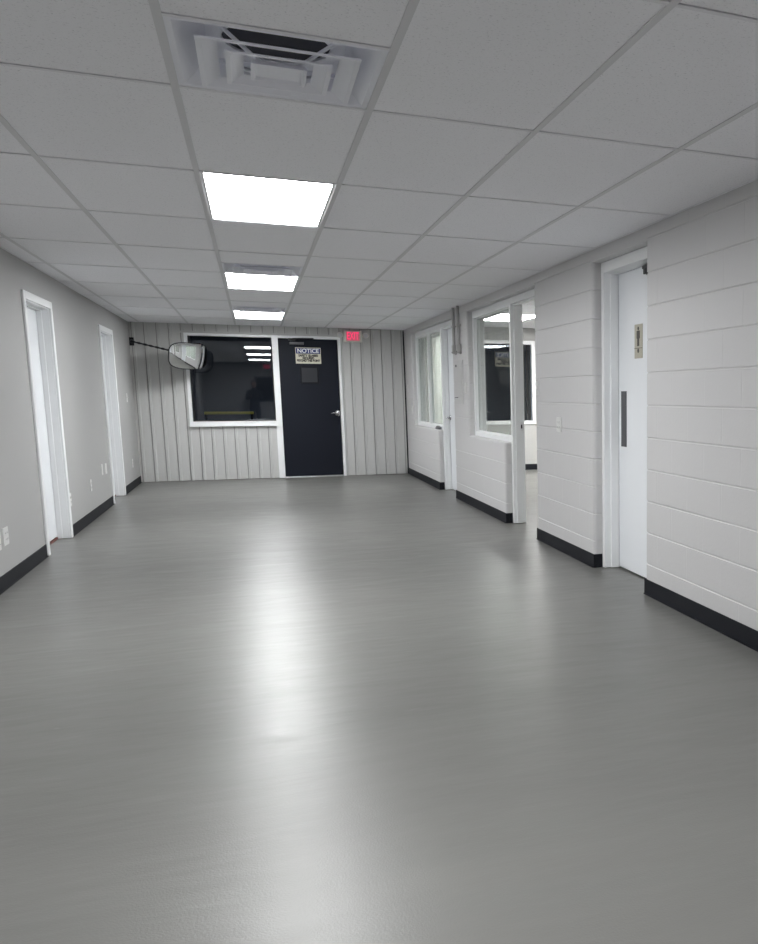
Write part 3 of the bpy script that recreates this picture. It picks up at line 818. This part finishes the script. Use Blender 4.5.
ep = empty('electrical_panel', (XR, 6.97, 1.39)); tag(ep, 'grey painted flush electrical panel on the block pier under the conduits', 'electrical panel')
boxes('cover', M['panelbox'], [(-0.008, 0, -0.225, 0.225, -0.25, 0.25)], ep, 0.002)
boxes('door', M['panelbox'], [(-0.013, -0.008, -0.195, 0.195, -0.17, 0.22)], ep, 0.0015)
bm = bmesh.new(); tube(bm, [(-0.013, 0.10, 0.19), (-0.019, 0.10, 0.19)], 0.014, 14); link('lock', bm, M['dark'], ep)
boxes('latch', M['grey'], [(-0.015, -0.008, 0.06, 0.21, -0.180, -0.172)], ep)
for yy, lab in ((7.085, 'grey painted conduit down to the electrical panel, on the side of the closed white door'), (6.83, 'grey painted conduit down to the electrical panel, on the side of the framed window')):
    e = empty('conduit', (XR, yy, H)); tag(e, lab, 'conduit', 'conduits above the electrical panel')
    bm = bmesh.new(); zb = 1.70 - H
    tube(bm, [(-0.028, 0, 0.05), (-0.028, 0, zb + 0.08), (-0.026, 0, zb + 0.05), (-0.016, 0, zb + 0.03), (0.0, 0, zb + 0.02)], 0.0165, 14)
    link('pipe', bm, M['conduit'], e, smooth=True)
    boxes('elbow', M['conduit'], [(-0.052, -0.001, -0.024, 0.024, zb + 0.02, zb + 0.12)], e, 0.008)
    boxes('strap', M['conduit'], [(-0.047, -0.0005, -0.032, 0.032, -0.22, -0.20)], e, 0.004)
    bm = bmesh.new(); tube(bm, [(-0.052, 0, zb + 0.035), (-0.056, 0, zb + 0.035)], 0.008, 10); link('screw', bm, M['dark'], e)

# ------------------------------------------------------------------ shop beyond the end wall
SY = 16.0
struct(boxes('wall_shop_far', M['shop'], [(-3, 6.5, SY, SY + 0.1, 0, 3.2)]), 'dark shop wall far beyond the end window')
struct(boxes('wall_shop_left', M['shop'], [(-3.1, -3, YF + 0.1, SY + 0.1, 0, 3.2)]), 'dark shop wall on the left')
struct(boxes('wall_shop_right', M['shop'], [(6.5, 6.6, YF + 0.1, SY + 0.1, 0, 3.2)]), 'dark shop wall on the right')
struct(boxes('floor_shop', M['shop'], [(-3, 6.5, YF + 0.1, SY, -0.1, 0.0)]), 'dark shop floor beyond the end window')
struct(boxes('ceiling_shop', M['shop'], [(-3, 6.5, YF + 0.1, SY, 3.2, 3.3)]), 'dark shop ceiling beyond the end window')
ld = bpy.data.lights.new('shop_fill_light', 'AREA'); ld.energy = 16.0; ld.size = 1.5; ld.color = (0.85, 0.93, 1.0)  # added fill light, no known fixture; lifts the dark end window
lo = bpy.data.objects.new('shop_fill_light', ld); C.objects.link(lo); lo.location = (2.4, 13.8, 3.15)
gr = empty('guard_rail', (0, 13.5, 0)); tag(gr, 'thin yellow guard rail seen through the dark end window', 'guard rail')
bm = bmesh.new(); tube(bm, [(-0.60, 0, 0.93), (0.17, 0, 0.93)], 0.024, 12); link('top_rail', bm, M['yellow'], gr)
for x in (-0.57, 0.14):
    bm = bmesh.new(); tube(bm, [(x, 0.03, 0.0), (x, 0.03, 0.91)], 0.018, 10); link('post', bm, M['dark'], gr)

# ------------------------------------------------------------------ back wall (behind the camera, mirrored in the end window)
BW = (0.12, 1.20, 1.01, 1.82)
bm = bmesh.new()
for b_ in ((XL, XR, 0, BW[2]), (XL, XR, BW[3], TOP), (XL, BW[0], BW[2], BW[3]), (BW[1], XR, BW[2], BW[3])): box(bm, b_[0], b_[1], YB - 0.1, YB, b_[2], b_[3])
struct(link('wall_back', bm, M['left']), 'light grey wall closing the corridor behind the camera')
w5 = empty('window_5', (0, 0, 0)); struct(w5, 'dark window in the wall behind the camera, seen only as a reflection')
boxes('window_frame', M['grey'], [(BW[0], BW[0] + 0.04, YB - 0.08, YB + 0.01, BW[2], BW[3]), (BW[1] - 0.04, BW[1], YB - 0.08, YB + 0.01, BW[2], BW[3]), (BW[0] + 0.04, BW[1] - 0.04, YB - 0.08, YB + 0.01, BW[2], BW[2] + 0.04), (BW[0] + 0.04, BW[1] - 0.04, YB - 0.08, YB + 0.01, BW[3] - 0.04, BW[3])], w5)
boxes('pane', paint('night_glass', (0.01, 0.01, 0.012), 0.1), [(BW[0] + 0.04, BW[1] - 0.04, YB - 0.05, YB - 0.04, BW[2] + 0.04, BW[3] - 0.04)], w5)
exit_sign((0.50, YB + 0.002, 2.115), PI, 'red lit exit sign on the wall behind the camera, mirrored in the end window', False)

# ------------------------------------------------------------------ the photographer, mirrored in the end window
def skin_obj(name, verts, edges, radii, mat, parent=None, root=0, sub=2):
    me = bpy.data.meshes.new(name); me.from_pydata(verts, edges, []); me.materials.append(mat)
    o = bpy.data.objects.new(name, me); C.objects.link(o)
    if parent: o.parent = parent
    md = o.modifiers.new('skin', 'SKIN'); md.use_smooth_shade = True
    for i, r in enumerate(radii):
        sv = me.skin_vertices[0].data[i]; sv.radius = r if isinstance(r, tuple) else (r, r); sv.use_root = (i == root)
    s = o.modifiers.new('sub', 'SUBSURF'); s.levels = sub; s.render_levels = sub
    return o
px, py = 0.10, -3.86
pr = skin_obj('person', [(0,0,0.88),(0,0.0,1.02),(0,0,1.18),(0,-0.01,1.32),(0,0.01,1.40),(0,0.02,1.45),(0,0.03,1.54),(0,0.03,1.60),
        (-0.09,0,0.82),(-0.10,0.01,0.46),(-0.10,-0.02,0.08),(-0.11,0.11,0.04), (0.09,0,0.82),(0.10,0.01,0.46),(0.10,-0.02,0.08),(0.11,0.11,0.04),
        (-0.17,-0.01,1.33),(-0.23,0.02,1.10),(-0.10,0.25,1.18),(0.17,-0.01,1.33),(0.23,0.02,1.10),(0.10,0.25,1.18)],
    [(0,1),(1,2),(2,3),(3,4),(4,5),(5,6),(6,7),(0,8),(8,9),(9,10),(10,11),(0,12),(12,13),(13,14),(14,15),(3,16),(16,17),(17,18),(3,19),(19,20),(20,21)],
    [(0.15,0.10),(0.14,0.095),(0.15,0.10),(0.15,0.09),(0.06,0.06),(0.055,0.055),(0.075,0.09),(0.06,0.075),
     0.082,0.058,0.042,0.035, 0.082,0.058,0.042,0.035, 0.062,0.046,0.032,0.062,0.046,0.032], M['jacket'])
pr.location = (px, py, 0)
tag(pr, 'person in dark clothes holding up a phone, seen reflected in the end window', 'person')
bm = bmesh.new(); bmesh.ops.create_uvsphere(bm, u_segments=20, v_segments=14, radius=1)
for v in bm.verts:
    k = 1 - 0.18 * max(0, -v.co.z)
    v.co = Vector((v.co.x*0.076*k, v.co.y*0.096*k + 0.035, v.co.z*0.118 + 1.555))
    if v.co.y > 0.11 and abs(v.co.x) < 0.02 and 1.52 < v.co.z < 1.57: v.co.y += 0.018
link('face', bm, M['skin'], pr, smooth=True)
bm = bmesh.new(); bmesh.ops.create_uvsphere(bm, u_segments=20, v_segments=14, radius=1)
for v in bm.verts:
    v.co = Vector((v.co.x*0.086, v.co.y*0.098 + 0.012, v.co.z*0.115 + 1.578))
    if v.co.y > 0.06 and v.co.z < 1.63: v.co.y = 0.06
link('hair', bm, M['hair'], pr, smooth=True)
for s in (-1, 1):
    V = [(s*0.095, 0.27, 1.185), (s*0.07, 0.315, 1.21)]; Ed = [(0, 1)]; Rr = [0.024, 0.028]
    for q, (dz, ln) in enumerate(((0.03, 0.030), (0.012, 0.036), (-0.008, 0.034), (-0.026, 0.026))):
        i = len(V); V += [(s*0.060, 0.345, 1.215 + dz), (s*(0.060 - ln), 0.352, 1.218 + dz)]; Ed += [(1, i), (i, i + 1)]; Rr += [0.009, 0.008]
    i = len(V); V += [(s*0.062, 0.315, 1.25), (s*0.045, 0.318, 1.272)]; Ed += [(1, i), (i, i+1)]; Rr += [0.010, 0.009]
    skin_obj('hand', V, Ed, Rr, M['skin'], pr, sub=1)
ph = boxes('phone', M['black'], [(-0.078, 0.078, 0.368, 0.377, 1.180, 1.262)], None, 0.006); ph.location = (px, py, 0)
tag(ph, 'black phone held level in both hands of the person, seen only as a reflection', 'phone')
